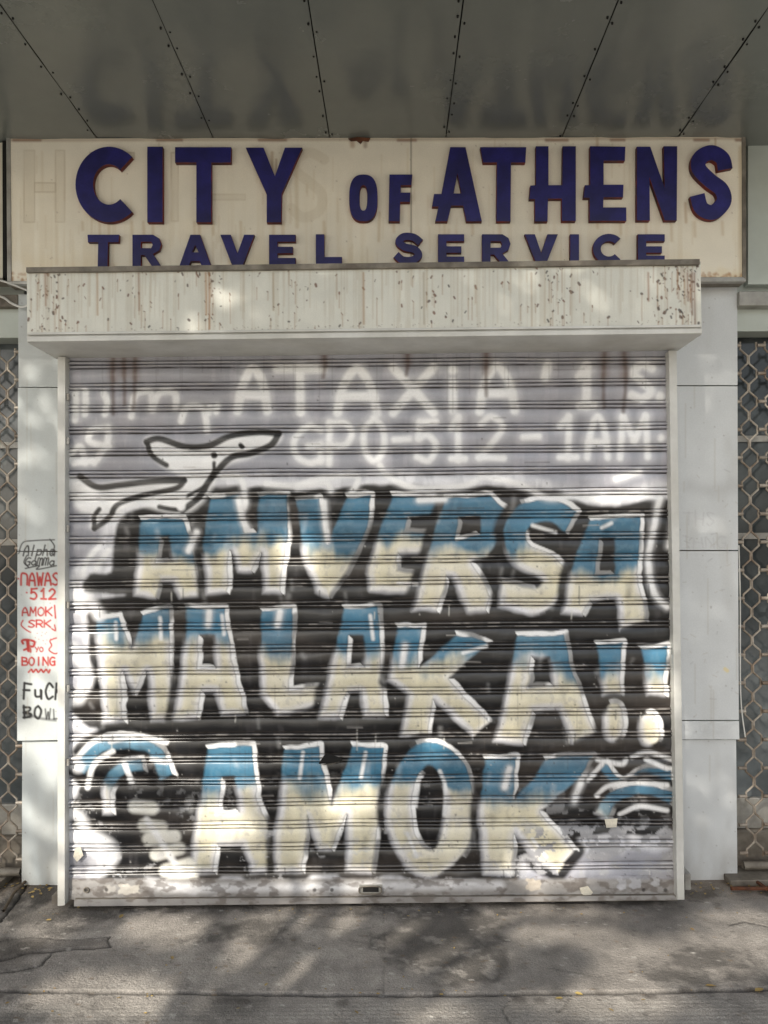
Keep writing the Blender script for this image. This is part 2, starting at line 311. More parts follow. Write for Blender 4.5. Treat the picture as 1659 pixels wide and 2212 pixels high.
for cl in [[(292,1742),(330,1745)],[(312,1782),(350,1786)],[(322,1812),(378,1806)],[(338,1845),(388,1832)],[(358,1880),(408,1866)],[(375,1902),(415,1896)]]:
    cv.stroke(cl,14,(242,240,230),5,.95)
cv.stroke([(318,1770),(345,1810),(368,1850),(390,1885)],7,WHT,5,.9)
for cl in [[(150,1640),(170,1655)],[(150,1755),(175,1770),(185,1805)],[(185,1805),(235,1822),(245,1850),(220,1880)],[(170,1500),(150,1515)],[(160,1400),(190,1460),(170,1510)],[(150,1290),(195,1300),(215,1330)]]:
    cv.stroke(cl,13,(242,242,244),9,.92)
for cl,w in [([(1300,1650),(1340,1690),(1400,1672),(1452,1674)],28),([(1300,1762),(1325,1722),(1390,1705),(1452,1724)],30)]:letter([thick(cl,w)],1745)
for cl in [[(1290,1640),(1340,1650),(1352,1640)],[(1365,1635),(1400,1625),(1450,1640)],[(1290,1720),(1310,1700),(1350,1690)],[(1380,1690),(1440,1695)],[(1300,1650),(1270,1685)],[(1395,1640),(1440,1660)],[(1340,1760),(1380,1742),(1440,1750)]]:
    cv.stroke(cl,5,WHT,3,.9)
for cl in [[(480,1030),(520,1034),(530,1080),(528,1095)],[(575,1045),(640,1050),(700,1042),(715,1060)],[(640,1050),(690,1035),(770,1030),(760,1065)],[(820,1005),(840,1030),(900,1055),(1000,1050),(1040,1030)],[(1040,1030),(1120,1045),(1180,1075),(1240,1072),(1300,1080),(1370,1068),(1425,1075)],[(1425,1075),(1412,1140),(1400,1210),(1412,1280),(1440,1310)],[(1330,1035),(1380,1020)],[(215,1180),(190,1210),(180,1240)],[(235,1190),(210,1225)],[(240,1120),(262,1112)],[(1460,1100),(1445,1180)],
           [(1100,1660),(1090,1700)],[(452,1322),(450,1350)],[(605,1322),(600,1350)],[(875,1395),(868,1440)],[(905,1080),(960,1078)],[(425,1150),(408,1190)],[(700,1085),(703,1130),(708,1168)],[(516,1080),(524,1120),(534,1142)],[(1255,1690),(1240,1730)]]:
    cv.stroke(cl,10,(232,232,234),8,.5);cv.stroke(cl,6,WHT,4,.95)
for cl in [[(470,1752),(505,1758)],[(468,1758),(482,1752)],[(880,1800),(900,1850)],[(950,1665),(962,1700),(960,1760)],[(905,1680),(898,1740)],[(1150,1812),(1180,1850)],[(655,1625),(648,1680)],[(790,1625),(780,1680)],[(1200,1150),(1150,1135)],[(1320,1130),(1300,1140)],[(860,1260),(900,1262)],[(1050,1395),(1000,1410)],[(250,1345),(252,1380)],[(345,1335),(348,1380)],[(800,1330),(806,1380)],[(480,1330),(484,1370)]]:
    cv.stroke(cl,4,WHT,3,.85)
for k in range(240):
    x=random.uniform(180,1440);y=random.uniform(1070,1885);cv.stroke([(x,y),(x+random.uniform(-6,6),y+random.uniform(6,30))],random.uniform(2,6),random.choice([BLK,(60,60,64),(240,240,240)]),6,.2)
for k in range(40):   # paint drips
    x=random.uniform(200,1440);y=random.choice([1280,1290,1325,1550,1590,1600,1880])+random.uniform(-20,0);cv.stroke([(x,y),(x+random.uniform(-1,1),y+random.uniform(12,50))],1.5,random.choice([(222,220,212),(28,28,30)]),1.5,.55)
# character (pointed-nose head) outline
body=[(150,1035),(205,1052),(300,1040),(400,1035),(350,1000),(318,955),(345,948),(400,968),(450,965),(520,938),(600,938),(590,960),(540,985),(490,1000),(465,1030),(440,1075),(400,1105),(355,1100),(300,1088),(240,1110),(205,1140),(200,1110),(170,1095)]
sl,sd=cv.sdf([spl(body,4,True)],24);cv.blend(sl,lin((250,250,250)),.98*(1-ss(-3,14,sd)))
for cl,r in [([(318,955),(345,948),(400,965),(450,963),(500,942),(560,934),(602,937)],7),([(602,937),(585,962),(540,980),(498,990),(455,1035),(430,1075),(395,1102)],7),([(318,955),(330,985),(360,1005)],5.5),
             ([(175,1030),(210,1052),(260,1048),(330,1040),(398,1038)],7),([(398,1038),(380,1055),(310,1070),(255,1090),(235,1120),(205,1142)],6),([(205,1142),(205,1115),(215,1100)],5),([(395,1102),(370,1100),(345,1095)],5),([(463,1000),(455,1040),(400,1075)],4)]:
    cv.stroke(cl,r,BLK,2.5,.97)
cv.stroke([(463,984)],7,BLK,2);cv.stroke([(520,962),(524,966)],5,BLK,2)
cv.stroke([(395,1070),(392,1095)],9,WHT,4)
n4=fbm(H,W,70,60,5,9,.6);n5=fbm(H,W,24,22,4,10)
reg=ss(1090,1170,cv.X)*ss(1765,1800,cv.Y)*(1-ss(1885,1900,cv.Y))
cv.blend((slice(0,H),slice(0,W)),lin((168,168,172)),reg*ss(.52,.56,n4*.6+n5*.45)*.95)
cv.blend((slice(0,H),slice(0,W)),lin((206,206,208)),ss(.66,.7,n4)*ss(.45,.6,n5)*ss(1600,1900,cv.Y)*.55)
low=ss(1893,1903,cv.Y);cv.blend((slice(0,H),slice(0,W)),lin((156,153,150)),low*.96)
cv.stroke([(330,1915),(420,1918),(760,1915),(900,1913),(1080,1912)],9,(234,234,236),8,.8)
cv.stroke([(320,1900),(420,1925)],7,(220,220,222),6,.7)
for x,l in [(245,130),(268,110),(292,120),(1050,90),(1305,115),(1348,125),(700,50),(880,45)]:
    cv.stroke([(x,765),(x+random.uniform(-3,3),765+l*.5),(x+random.uniform(-3,3),765+l)],4,(86,58,44),4,.65)
    cv.stroke([(x,765),(x,765+l*.4)],10,(110,84,70),9,.5)
for x in range(190,1440,4):
    if random.random()<.35:
        l=random.uniform(10,120);y=random.choice([765,785,1480,1530,1580,1620]);cv.stroke([(x,y),(x,y+l)],1.2,(70,64,58),1.2,.22)
for k in range(600):
    x=random.uniform(140,1455);y=random.uniform(1450,1890) if random.random()<.7 else random.uniform(780,1890);cv.stroke([(x,y)],random.uniform(.8,2.2),random.choice([(60,54,48),(190,188,184),(36,34,32)]),1,.6)
for k in range(70):
    x=random.uniform(150,1400);y=random.uniform(780,1890);l=random.uniform(10,70)
    cv.stroke([(x,y),(x+l,y+random.uniform(-2,2))],1.2,random.choice([(70,62,56),(200,196,192)]),1.2,.5)
cv.blend((slice(0,H),slice(0,W)),lin((124,112,102)),.16*ss(.55,.85,fbm(H,W,12,5,4,21)))
# slat geometry
xl,_=U(139,1360,YS);xr,_=U(1455,1360,YS)
ztop=U(800,758,YS)[1];zb=U(800,1900,YS)[1]
pitch=U(800,0,YS)[1]-U(800,46.6,YS)[1]
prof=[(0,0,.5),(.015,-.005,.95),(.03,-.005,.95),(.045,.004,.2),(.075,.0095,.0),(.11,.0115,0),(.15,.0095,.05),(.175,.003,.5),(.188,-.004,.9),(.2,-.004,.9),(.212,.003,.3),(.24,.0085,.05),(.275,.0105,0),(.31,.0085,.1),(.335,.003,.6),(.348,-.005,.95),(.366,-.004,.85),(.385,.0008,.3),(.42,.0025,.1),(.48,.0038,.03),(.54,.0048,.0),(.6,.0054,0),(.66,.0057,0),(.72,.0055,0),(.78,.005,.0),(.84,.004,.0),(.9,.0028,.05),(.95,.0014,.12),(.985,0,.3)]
rows=[];ns=0
off0=(1058-4-758)/46.6%1
z=ztop+pitch*(1-off0)
while z>zb:
    for t,o,dr in prof:
        zz=z-t*pitch
        if zb<=zz<=ztop:rows.append((zz,o,dr,ns))
    z-=pitch;ns+=1
rows=np.array(rows);NX=900
xs=np.linspace(xl,xr,NX);Zg=np.repeat(rows[:,0:1],NX,1);Xg=np.repeat(xs[None],len(rows),0)
wz=(fbm(len(rows),NX,26,5,2,31)-.5)*.004
Yg=YS-rows[:,1:2]*1.0+(fbm(len(rows),NX,25,9,3,30)-.5)*.009
for (dx,dz,r,a) in [(.3,.6,.12,.008),(-.6,.9,.1,.006),(.9,.45,.14,.008),(-.2,.35,.1,.006),(-1.0,1.3,.12,.006),(.6,1.5,.15,.006)]:
    Yg=Yg+a*np.exp(-((Xg-dx)**2+(Zg-dz)**2)/r**2)
Zg=Zg+wz
px,py=P(Xg,YS,Zg);col=cv.sample(px,py)
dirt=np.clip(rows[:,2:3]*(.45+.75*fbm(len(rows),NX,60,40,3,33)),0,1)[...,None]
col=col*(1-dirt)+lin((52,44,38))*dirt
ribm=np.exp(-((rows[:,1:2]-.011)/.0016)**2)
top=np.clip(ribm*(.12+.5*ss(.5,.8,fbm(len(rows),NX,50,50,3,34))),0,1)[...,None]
col=col*(1-top)+lin((176,170,164))*top  # paler rib crests: a highlight put into the slat colour, broken up by noise
shutter=empty('roller_shutter')
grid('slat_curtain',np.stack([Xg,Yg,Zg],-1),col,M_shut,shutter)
bt=Canvas(125,1885,1480,1970,1.,(140,137,134))
bt.c[:]=cv.c[1885-760:1885-760+bt.h,:bt.w]
nb=fbm(bt.h,bt.w,6,60,5,40);bt.blend((slice(0,bt.h),slice(0,bt.w)),lin((96,86,78)),.6*ss(.5,.75,nb))
for (a,b,c,d,cc) in [(258,1912,300,1930,(205,200,190)),(1138,1900,1168,1922,(200,190,176)),(1335,1900,1352,1920,(186,186,190)),(1362,1898,1384,1918,(186,186,190)),(1410,1896,1424,1912,(180,180,182)),(228,1914,250,1926,(190,186,180))]:
    sl,sd=bt.sdf([[(a,b),(c,b-2),(c+2,d),(a-2,d+2)]],6);bt.blend(sl,lin(cc),.85*(1-ss(-1.5,1.5,sd+(fbm(*sd.shape,4,4,2,5)-.5)*6)))
for x in (187,1390,1437,230,680,717):bt.stroke([(x,1922)],4,(50,46,44),1.2,.8)
panel('bottom_rail_face',bt,[(139,1897),(1459,1890),(1460,1934),(139,1943)],YS-.006,1.5,M_shut,shutter,.004,3)
prism('bottom_rail_core',[(139,1897),(1459,1890),(1460,1934),(139,1943)],YS-.001,YS+.02,M_frame,shutter)
panel('bottom_angle',bt,[(160,1943),(1456,1934),(1466,1944),(160,1958)],YS-.03,1.5,M_shut,shutter)
prism('bottom_angle_core',[(160,1944),(1466,1935),(1466,1945),(160,1958)],YS-.029,YS+.02,M_frame2,shutter)
prism('guide_rail_1',[(124,770),(141,770),(140,1956),(124,1958)],YS-.045,YS+.21,M_white,shutter,.002)
prism('guide_rail_2',[(1445,757),(1462,757),(1479,1944),(1463,1944)],YS-.045,YS+.21,M_white,shutter,.002)
for gx_,gy_ in ((141,[850,945,1135,1300,1480,1640]),(1452,[880,1140,1400])):
    for y_ in gy_:prism('guide_clip',[(gx_,y_),(gx_+7,y_),(gx_+7,y_+14),(gx_,y_+14)],YS-.035,YS-.02,M_frame,shutter)
prism('rail_foot',[(112,1935),(124,1935),(124,1957),(112,1957)],YS+.05,YS+.2,M_frame2,shutter)
prism('rail_bracket',[(1480,1888),(1492,1888),(1492,1922),(1480,1922)],YS+.05,YS+.2,M_frame,shutter)
hx,hz=U(800,1921,YS-.01)
prism('handle_plate',[(776,1911),(826,1911),(826,1931),(776,1931)],YS-.0125,YS-.008,M_frame,shutter,.001)
prism('handle_recess',[(784,1915),(818,1915),(818,1927),(784,1927)],YS-.0145,YS-.0128,M_dark,shutter)
tube('lift_handle',[(hx+.05*math.copysign(abs(math.cos(a))**.5,math.cos(a)),YS-.02,hz+.017*math.copysign(abs(math.sin(a))**.6,math.sin(a))) for a in np.linspace(0,2*math.pi,32)],.003,M_frame2,shutter)
lx,lz=U(187,1922,YS-.01)
tube('lock_ring',[(lx+.011*math.cos(a),YS-.012,lz+.011*math.sin(a)) for a in np.linspace(0,2*math.pi,18)],.003,M_frame2,shutter)
prism('paper_scrap_1',[(1252,1918),(1270,1914),(1281,1928),(1270,1941),(1256,1930)],YS-.016,YS-.0145,M_paper,shutter)
prism('paper_scrap_2',[(163,1832),(174,1830),(180,1848),(166,1862),(158,1850)],YS-.02,YS-.018,M_paper,shutter)
prism('sticker_1',[(1306,1770),(1334,1768),(1332,1787),(1310,1788)],YS-.02,YS-.0188,M_paper,shutter)
prism('torn_hole',[(688,1650),(700,1632),(712,1628),(742,1640),(728,1650)],YS-.0165,YS-.0145,M_dark,shutter)
mesh('torn_flap',[(U(690,1650,YS)[0],YS-.018,U(690,1650,YS)[1]),(U(742,1642,YS)[0],YS-.018,U(742,1642,YS)[1]),(U(716,1646,YS)[0],YS-.045,U(716,1646,YS)[1])],[(0,1,2)],M_frame2,shutter)
# ---- housing box
hb=Canvas(45,555,1525,745,1.,(218,218,208))
Hh,Wh=hb.h,hb.w;b1=fbm(Hh,Wh,4,30,5,50);hb.c*=(.92+.12*b1)[...,None]
full=(slice(0,Hh),slice(0,Wh))
vs=np.repeat(fbm(2,Wh,1,260,3,51)[:1],Hh,0);hb.blend(full,lin((184,176,158)),.34*ss(.5,.8,vs*.7+b1*.35))
clus=lambda x:1.9*math.exp(-((x-1470)/45)**2)+.6*math.exp(-((x-640)/40)**2)+.5*math.exp(-((x-1200)/50)**2)+.9*math.exp(-((x-110)/50)**2)+.5*math.exp(-((x-300)/30)**2)+.7*math.exp(-((x-450)/30)**2)+.10+.3*math.exp(-((x-930)/50)**2)
cnt=0
while cnt<380:
    x=random.uniform(60,1512)
    if random.random()>clus(x)/2.2:continue
    cnt+=1;top_=578-(x-57)*.012;y=top_+12+125*random.random()**1.3;r=random.choice([.6,.8,1,1.3,1.9]) if random.random()<.92 else 2.7
    c=random.choice([(92,56,36),(110,70,46),(70,48,38),(56,50,44)])
    hb.stroke([(x,y),(x+random.uniform(-3,3),y+random.uniform(-5,5))],r,c,.8,.85)
    if random.random()<.35:hb.stroke([(x,y),(x,y+random.uniform(10,60))],1.2,(156,120,84),1.2,.45)
for x,c,l in [(785,(168,134,98),110),(445,(170,120,60),90),(452,(160,110,60),120),(210,(172,140,104),90),(1148,(176,160,136),120),(590,(160,140,110),80),(1400,(150,110,80),60),(1500,(120,80,56),110),(1494,(110,70,46),90),(1485,(130,90,66),60),(915,(170,160,140),110),(300,(140,100,70),80),(98,(150,110,80),70)]:
    hb.stroke([(x,590),(x+1,590+l)],2,c,2.4,.7)
for k in range(80):
    x=random.uniform(60,1510);hb.stroke([(x,582),(x,582+random.uniform(10,120))],1.4,(182,168,144),2,.35)
for k in range(140):
    x=random.uniform(60,1510);hb.stroke([(x,712-(x-57)*.012+random.uniform(-3,8))],random.uniform(.7,1.6),(96,74,56),.8,.6)
hb.stroke([(50,585),(800,577),(1520,567)],4,(130,118,100),4,.6)
panel('housing_front',hb,[(58,582),(1513,566),(1515,706),(59,722)],YB-.002,1.5,M_panel,shutter,.003,7)
prism('housing_body',[(58,580),(1513,564),(1516,722),(59,740)],YB,YW-.005,M_white,shutter)
prism('housing_top_lip',[(56,577),(1512,559),(1512,571),(56,588)],YB-.018,YB+.3,M_frame2,shutter,.002)
prism('housing_trim_1',[(58,718),(1516,701),(1516,706),(58,723)],YB-.012,YB+.01,M_white,shutter,.001)
prism('housing_trim_2',[(58,727),(1517,710),(1517,720),(58,738)],YB-.016,YB+.01,M_white,shutter,.002)
# ============================================================ SHOP SIGN
sign=empty('shop_sign')
sg=Canvas(5,285,1620,625,1.,(246,239,222))
Hs,Ws=sg.h,sg.w;s1=fbm(Hs,Ws,4,20,5,60);sg.c*=(.94+.1*s1)[...,None];fs=(slice(0,Hs),slice(0,Ws))
vs=np.repeat(fbm(2,Ws,1,180,3,61)[:1],Hs,0)
sg.blend(fs,lin((218,202,170)),.32*ss(.5,.85,vs*.6+s1*.5)*ss(290,620,sg.Y))
sg.blend(fs,lin((224,206,166)),.5*ss(520,612,sg.Y)*ss(.35,.6,s1))
gh=(204,190,164)
for lp in [[(52,325),(75,325),(75,480),(52,480)],[(120,325),(140,325),(140,480),(120,480)],[(75,395),(120,395),(120,415),(75,415)],[(195,330),(290,330),(290,345),(195,345)],[(195,330),(212,330),(212,470),(195,470)],[(370,330),(385,330),(385,478),(370,478)],[(455,420),(530,420),(530,432),(455,432)]]:
    sl,sd=sg.sdf([lp],5);sg.blend(sl,lin(gh),.55*(1-ss(.6,2,np.abs(sd)))*(.3+.9*s1[sl]));sg.blend(sl,lin(gh),.18*(1-ss(-1,1,sd)))
for pts in [[(700,345),(670,330),(640,345),(640,370),(670,395),(695,420),(690,455),(655,470),(630,450)]]:
    sg.stroke(pts,11,gh,1.5,.25)
for x0,y0,l,c,r in [(597,345,130,(170,140,100),2),(588,330,60,(180,150,110),3),(1290,300,170,(190,160,120),3),(1480,440,40,(190,160,120),3),(1545,300,80,(176,140,96),2),(1600,320,280,(200,180,140),5),(760,300,15,(170,130,90),5),(790,302,14,(120,90,60),4),(640,340,150,(215,200,170),4),(820,460,60,(205,185,150),3)]:
    sg.stroke([(x0,y0),(x0+random.uniform(-2,2),y0+l)],r,c,r*.9,.55)
for k in range(230):
    x=random.uniform(20,1600);y=random.uniform(300,605)
    if random.random()<.6:sg.stroke([(x,y),(x+random.uniform(-1,1),y+random.uniform(10,90))],random.uniform(.8,2.4),(216,200,170),2,.3)
    else:sg.stroke([(x,y)],random.uniform(.6,1.4),(130,100,74),.8,.6)
for x in (178,235,285,330,430,460,590,850,960,1020,1080,1165,1230,1290,1340,1395,1450,1500,1560,215,310,420,520,610,700):
    y=480;sg.stroke([(x,y),(x+1,y+random.uniform(10,40))],3,(206,184,146),3,.45)
for k in range(120):
    x=random.choice([random.uniform(1515,1605),random.uniform(1500,1605),random.uniform(18,100)]);sg.stroke([(x,random.uniform(590,612))],random.uniform(1,4),(180,136,90),2,.5)
sg.stroke([(15,303),(1610,299)],3,(150,120,86),4,.5)
for x in (30,340,560,860,1180,1320,1500,1590):sg.stroke([(x,303),(x+random.uniform(10,60),303)],3,(130,80,50),3,.7)
sg.stroke([(888,298),(888,600)],1.3,(110,96,80),1,.9)
signq=[(22,300),(1603,296),(1604,599),(24,608)]
panel('sign_face',sg,signq,YG-.002,2,M_panel,sign,.002,9)
prism('sign_body',[(14,292),(1611,288),(1612,608),(16,615)],YG+.004,YW-.01,M_frame2,sign)
prism('sign_frame_side_1',[(13,296),(22,296),(24,614),(15,615)],YG-.008,YG+.02,M_frame,sign,.002)
prism('sign_frame_side_2',[(1603,292),(1611,292),(1612,606),(1604,607)],YG-.008,YG+.02,M_frame2,sign,.002)
prism('sign_frame_bottom',[(15,607),(1604,598),(1612,603),(1612,608),(15,614)],YG-.010,YG+.02,M_frame,sign,.002)
# torn rag and debris caught at the soffit edge
prism('debris',[(752,299),(772,296),(800,298),(796,305),(784,303),(779,310),(770,303),(758,304)],YG-.012,YG-.006,M_rust,sign)
def letter3d(name,loops,dep=.026,Yb=YG):
    cu=D.curves.new(name,'CURVE');cu.dimensions='2D';cu.fill_mode='BOTH';cu.extrude=dep/2-.0015;cu.bevel_depth=.0015;cu.bevel_resolution=1
    for l in loops:
        sp=cu.splines.new('POLY');sp.points.add(len(l)-1)
        for i,(a,b) in enumerate(l):
            x,z=U(a,b,Yb-dep);sp.points[i].co=(x,z,0,1)
        sp.use_cyclic_u=True
    o=D.objects.new(name,cu);me=D.meshes.new_from_object(o);D.objects.remove(o);me.name=name;me.materials.clear()
    for v in me.vertices:
        x,y,z=v.co;v.co=(x,Yb-dep/2-.003-z,y)
    me.update();me.materials.append(M_blue);me.materials.append(M_red)
    for p in me.polygons:p.material_index=0 if abs(p.normal.y)>.8 else 1
    return link(D.objects.new(name,me),sign)
def rect(a,b,c,d):return [(a,b),(c,b),(c,d),(a,d)]
def carc(cx,cy,rx,ry,ix,iy,a0,a1,n=40):
    o=[];i=[]
    for k in range(n+1):
        a=math.radians(a0+(a1-a0)*k/n);o.append((cx+rx*math.cos(a),cy+ry*math.sin(a)));i.append((cx+ix*math.cos(a),cy+iy*math.sin(a)))
    return o+i[::-1]
big={'letter_c':[carc(236,399,72,81,35,44,47,313)],'letter_i':[rect(319,318,351,480)],
'letter_t':[[(379,319),(499,319),(498,351),(456,351),(456,480),(425,480),(425,351),(379,351)]],
'letter_y':[[(532,320),(569,320),(594,383),(616,320),(652,320),(608,418),(607,480),(577,480),(577,420)]],
'letter_o':[ell(785,428,30,50,36,.75),ell(785,428,9,28,28,.75)],
'letter_f':[[(842,378),(890,378),(888,400),(865,400),(865,417),(886,417),(885,436),(864,436),(863,478),(840,478)]],
'letter_a':[[(973,319),(1005,319),(1040,478),(1008,478),(1001,444),(974,444),(966,478),(941,478),(948,446),(934,446),(938,420),(954,420)],[(988,372),(979,419),(997,419)]],
'letter_t_2':[[(1038,319),(1136,319),(1134,351),(1103,351),(1102,478),(1073,478),(1074,351),(1044,351)]],
'letter_h':[[(1158,317),(1184,317),(1184,401),(1215,401),(1216,317),(1243,317),(1243,477),(1214,477),(1214,429),(1183,429),(1182,478),(1156,478),(1156,430),(1144,430),(1146,402),(1158,401)]],
'letter_e':[[(1275,317),(1350,318),(1349,347),(1303,347),(1303,400),(1346,400),(1345,426),(1303,426),(1302,449),(1352,449),(1352,477),(1274,477),(1274,427),(1261,427),(1264,401),(1275,401)]],
'letter_n':[[(1376,318),(1404,318),(1436,410),(1434,317),(1462,317),(1461,476),(1436,476),(1402,380),(1403,476),(1376,476)]],
'letter_s':[thick([(1566,366),(1560,343),(1537,330),(1513,341),(1509,364),(1533,390),(1558,410),(1563,436),(1540,459),(1515,450),(1506,422)],31)]}
for k,l in big.items():letter3d(k,l)
def Rl(x0,x1,y0,y1):
    w=x1-x0;return [[(x0,y0),(x0+w*.72,y0),(x0+w*.93,y0+8),(x1,y0+20),(x0+w*.93,y0+33),(x0+w*.7,y0+41),(x1,y1),(x0+w*.7,y1),(x0+w*.42,y0+43),(x0+17,y0+43),(x0+17,y1),(x0,y1)],[(x0+17,y0+14),(x0+w*.66,y0+14),(x0+w*.72,y0+21),(x0+w*.66,y0+29),(x0+17,y0+29)]]
def El(x0,x1,y0,y1):return [[(x0,y0),(x1,y0),(x1,y0+14),(x0+17,y0+14),(x0+17,y0+26),(x1-6,y0+26),(x1-6,y0+39),(x0+17,y0+39),(x0+17,y1-13),(x1,y1-13),(x1,y1),(x0,y1)]]
def Al(x0,x1,y0,y1):
    c=(x0+x1)/2;return [[(c-10,y0),(c+10,y0),(x1,y1),(x1-19,y1),(x1-24,y1-12),(x0+24,y1-12),(x0+19,y1),(x0,y1)],[(c,y0+20),(c-8,y0+38),(c+8,y0+38)]]
def Vl(x0,x1,y0,y1):
    c=(x0+x1)/2;return [[(x0,y0),(x0+21,y0),(c,y0+42),(x1-21,y0),(x1,y0),(c+10,y1),(c-10,y1)]]
yb=576
sm={'small_t':[[(190,508),(257,508),(256,523),(233,523),(232,yb),(212,yb),(213,523),(191,523)]],'small_r':Rl(287,348,508,yb),'small_a':Al(388,456,508,yb),'small_v':Vl(477,549,508,yb),'small_e':El(582,638,508,571),
'small_l':[[(683,507),(700,507),(700,556),(738,556),(738,570),(683,570)]],'small_s':[thick([(908,524),(893,513),(872,512),(862,523),(874,534),(895,539),(904,551),(892,562),(870,562),(856,551)],15)],
'small_e_2':El(947,1002,507,568),'small_r_2':Rl(1042,1102,507,570),'small_v_2':Vl(1134,1204,507,570),'small_i':[rect(1232,507,1250,570)],'small_c':[carc(1315,538,34,32,18,17,45,315,28)],'small_e_3':El(1378,1435,507,566)}
for k,l in sm.items():letter3d(k,l,.022)
# ============================================================ BUILDING
bld=empty('commercial_building')
lp=Canvas(30,600,135,1920,1.,(198,204,204));rp=Canvas(1455,600,1610,1920,1.,(210,213,214))
for c,sd_ in ((lp,70),(rp,71)):
    q=fbm(c.h,c.w,10,2,3,sd_);c.c*=(.93+.11*q)[...,None];c.blend((slice(0,c.h),slice(0,c.w)),lin((176,174,168)),.22*ss(.5,1.,fbm(c.h,c.w,9,3,3,sd_+5)))
RED=(176,38,34);K=(26,26,28)
word(lp,'Alpha',50,1178,11,22,3,1.6,K,soft=1,sl=.2)
word(lp,'Gamma',54,1205,10,16,3,1.5,K,soft=1,sl=.2)
lp.stroke([(42,1190),(50,1172),(70,1168),(118,1166)],1.3,K,1);lp.stroke([(55,1228),(85,1222),(80,1230),(122,1222)],1.4,K,1)
lp.stroke([(108,1165),(118,1180),(112,1196)],1.4,K,1);lp.stroke([(58,1200),(52,1215),(62,1225)],1.4,K,1);lp.stroke([(40,1196),(44,1190)],1.2,K,1)
word(lp,'nAWAS',46,1238,13,26,4,2.2,RED,soft=1.1)
lp.stroke([(40,1250)],2,RED,1);lp.stroke([(58,1280)],2,RED,1)
word(lp,'512',66,1272,14,22,6,2.2,RED,soft=1.1)
word(lp,'AMOK',48,1312,13,18,4,1.7,RED,soft=1);lp.stroke([(118,1308),(120,1335)],1.7,RED,1)
word(lp,'SRK',62,1340,13,15,4,1.7,RED,soft=1);lp.stroke([(50,1340),(46,1350),(56,1360),(66,1366)],1.5,RED,1);lp.stroke([(112,1358),(120,1362),(118,1350)],1.5,RED,1)
for k in range(14):lp.stroke([(random.uniform(70,110),random.uniform(1366,1392))],1.1,RED,.8,.8)
lp.stroke([(50,1390),(48,1384),(58,1382),(74,1386),(72,1396),(64,1396)],2.6,RED,1.2);lp.stroke([(60,1385),(62,1405)],4,RED,1.4);lp.stroke([(52,1404),(64,1400),(66,1408)],2.4,RED,1)
word(lp,'YO',76,1398,7,10,3,1.3,RED,soft=.8)
lp.stroke([(122,1378),(108,1384),(112,1394),(106,1404),(118,1412),(126,1410)],1.5,RED,1)
word(lp,'BOING',48,1420,11,17,4,1.9,RED,soft=1,jit=.02)
lp.stroke([(62,1452),(68,1446),(72,1452),(78,1446),(83,1452),(89,1446),(94,1452),(100,1446),(105,1453),(108,1447)],2,RED,1)
word(lp,'FuCK',52,1478,16,30,7,2.6,K,soft=1.2,jit=.09)
word(lp,'BO',52,1526,14,24,9,2.6,K,soft=1.5,jit=.1);word(lp,'WL',97,1530,13,24,7,1.8,K,soft=1.5,jit=.12,al=.8)
lp.stroke([(66,1545),(90,1552),(120,1556)],3,K,2,.6);lp.stroke([(56,1540),(66,1548)],4,K,2,.7)
word(rp,'THS',1478,1105,16,28,8,1.6,(184,184,186),soft=1,al=.4,jit=.12);word(rp,'THNG',1474,1160,18,24,7,1.6,(184,184,186),soft=1,al=.4,jit=.12)
for k in range(34):
    x=random.uniform(1475,1590);y=random.uniform(1000,1560);rp.stroke([(x,y),(x+random.uniform(-14,14),y+random.uniform(-7,7))],1.1,random.choice([(160,160,162),(180,176,168)]),1,.45)
rp.stroke([(1490,1050),(1540,1060),(1590,1048)],14,(160,160,160),16,.3);rp.stroke([(1566,1445),(1571,1449)],4,(226,212,166),1.5,.9)
for c,xs_ in ((lp,(40,125)),(rp,(1465,1595))):
    c.blend((slice(0,c.h),slice(0,c.w)),lin((130,122,110)),.5*ss(1780,1905,c.Y)*fbm(c.h,c.w,20,5,4,77))
    for k in range(50):
        x=random.uniform(*xs_);y=random.uniform(640,1890);c.stroke([(x,y)],random.uniform(.7,1.6),(110,100,88),.8,.5)
    for k in range(14):
        x=random.uniform(*xs_);y=random.uniform(640,1800);c.stroke([(x,y),(x,y+random.uniform(20,120))],1.2,(170,164,150),2,.35)
segsL=[((40,636),(150,636),(150,836),(40,836)),((39,838),(150,838),(150,1190),(38,1190)),((38,1192),(150,1192),(150,1598),(37,1600))]
segsR=[((1440,612),(1592,612),(1593,832),(1440,832)),((1440,834.5),(1593,834.5),(1594,1188),(1440,1188)),((1440,1190.5),(1594,1190.5),(1596,1555),(1440,1555)),((1440,1557.5),(1596,1557.5),(1597,1597),(1440,1597))]
for c,segs,nm in ((lp,segsL,'left'),(rp,segsR,'right')):
    for i,s_ in enumerate(segs):
        panel(f'pillar_cladding_{nm}_{i}',c,list(s_),YW-.003,1.6,M_panel,bld,.002,i);prism(f'pillar_backing_{nm}_{i}',list(s_),YW-.001,YW+.05,M_wallg,bld)
s_=[(48,1601),(150,1601),(150,1912),(47,1912)];panel('pillar_plinth_left',lp,s_,YW+.012,1.6,M_panel,bld);prism('pillar_plinth_left_body',s_,YW+.014,YW+.06,M_wallg,bld)
s_=[(1440,1598),(1590,1598),(1593,1902),(1440,1902)];panel('pillar_plinth_right',rp,s_,YW+.012,1.6,M_panel,bld);prism('pillar_plinth_right_body',s_,YW+.014,YW+.06,M_wallg,bld)
XL=U(50,1300,YW)[0];XR=U(1588,1300,YW)[0]
box('wall_core',XL,XR,YW+.062,YW+.4,0,3.6,M_wall,bld)
WX=9.0
box('lintel_left',-WX,XL-.005,YW+.03,YW+.4,2.62,3.6,M_wallg,bld);box('lintel_right',XR+.005,WX,YW+.03,YW+.4,2.62,3.6,M_wallg,bld)
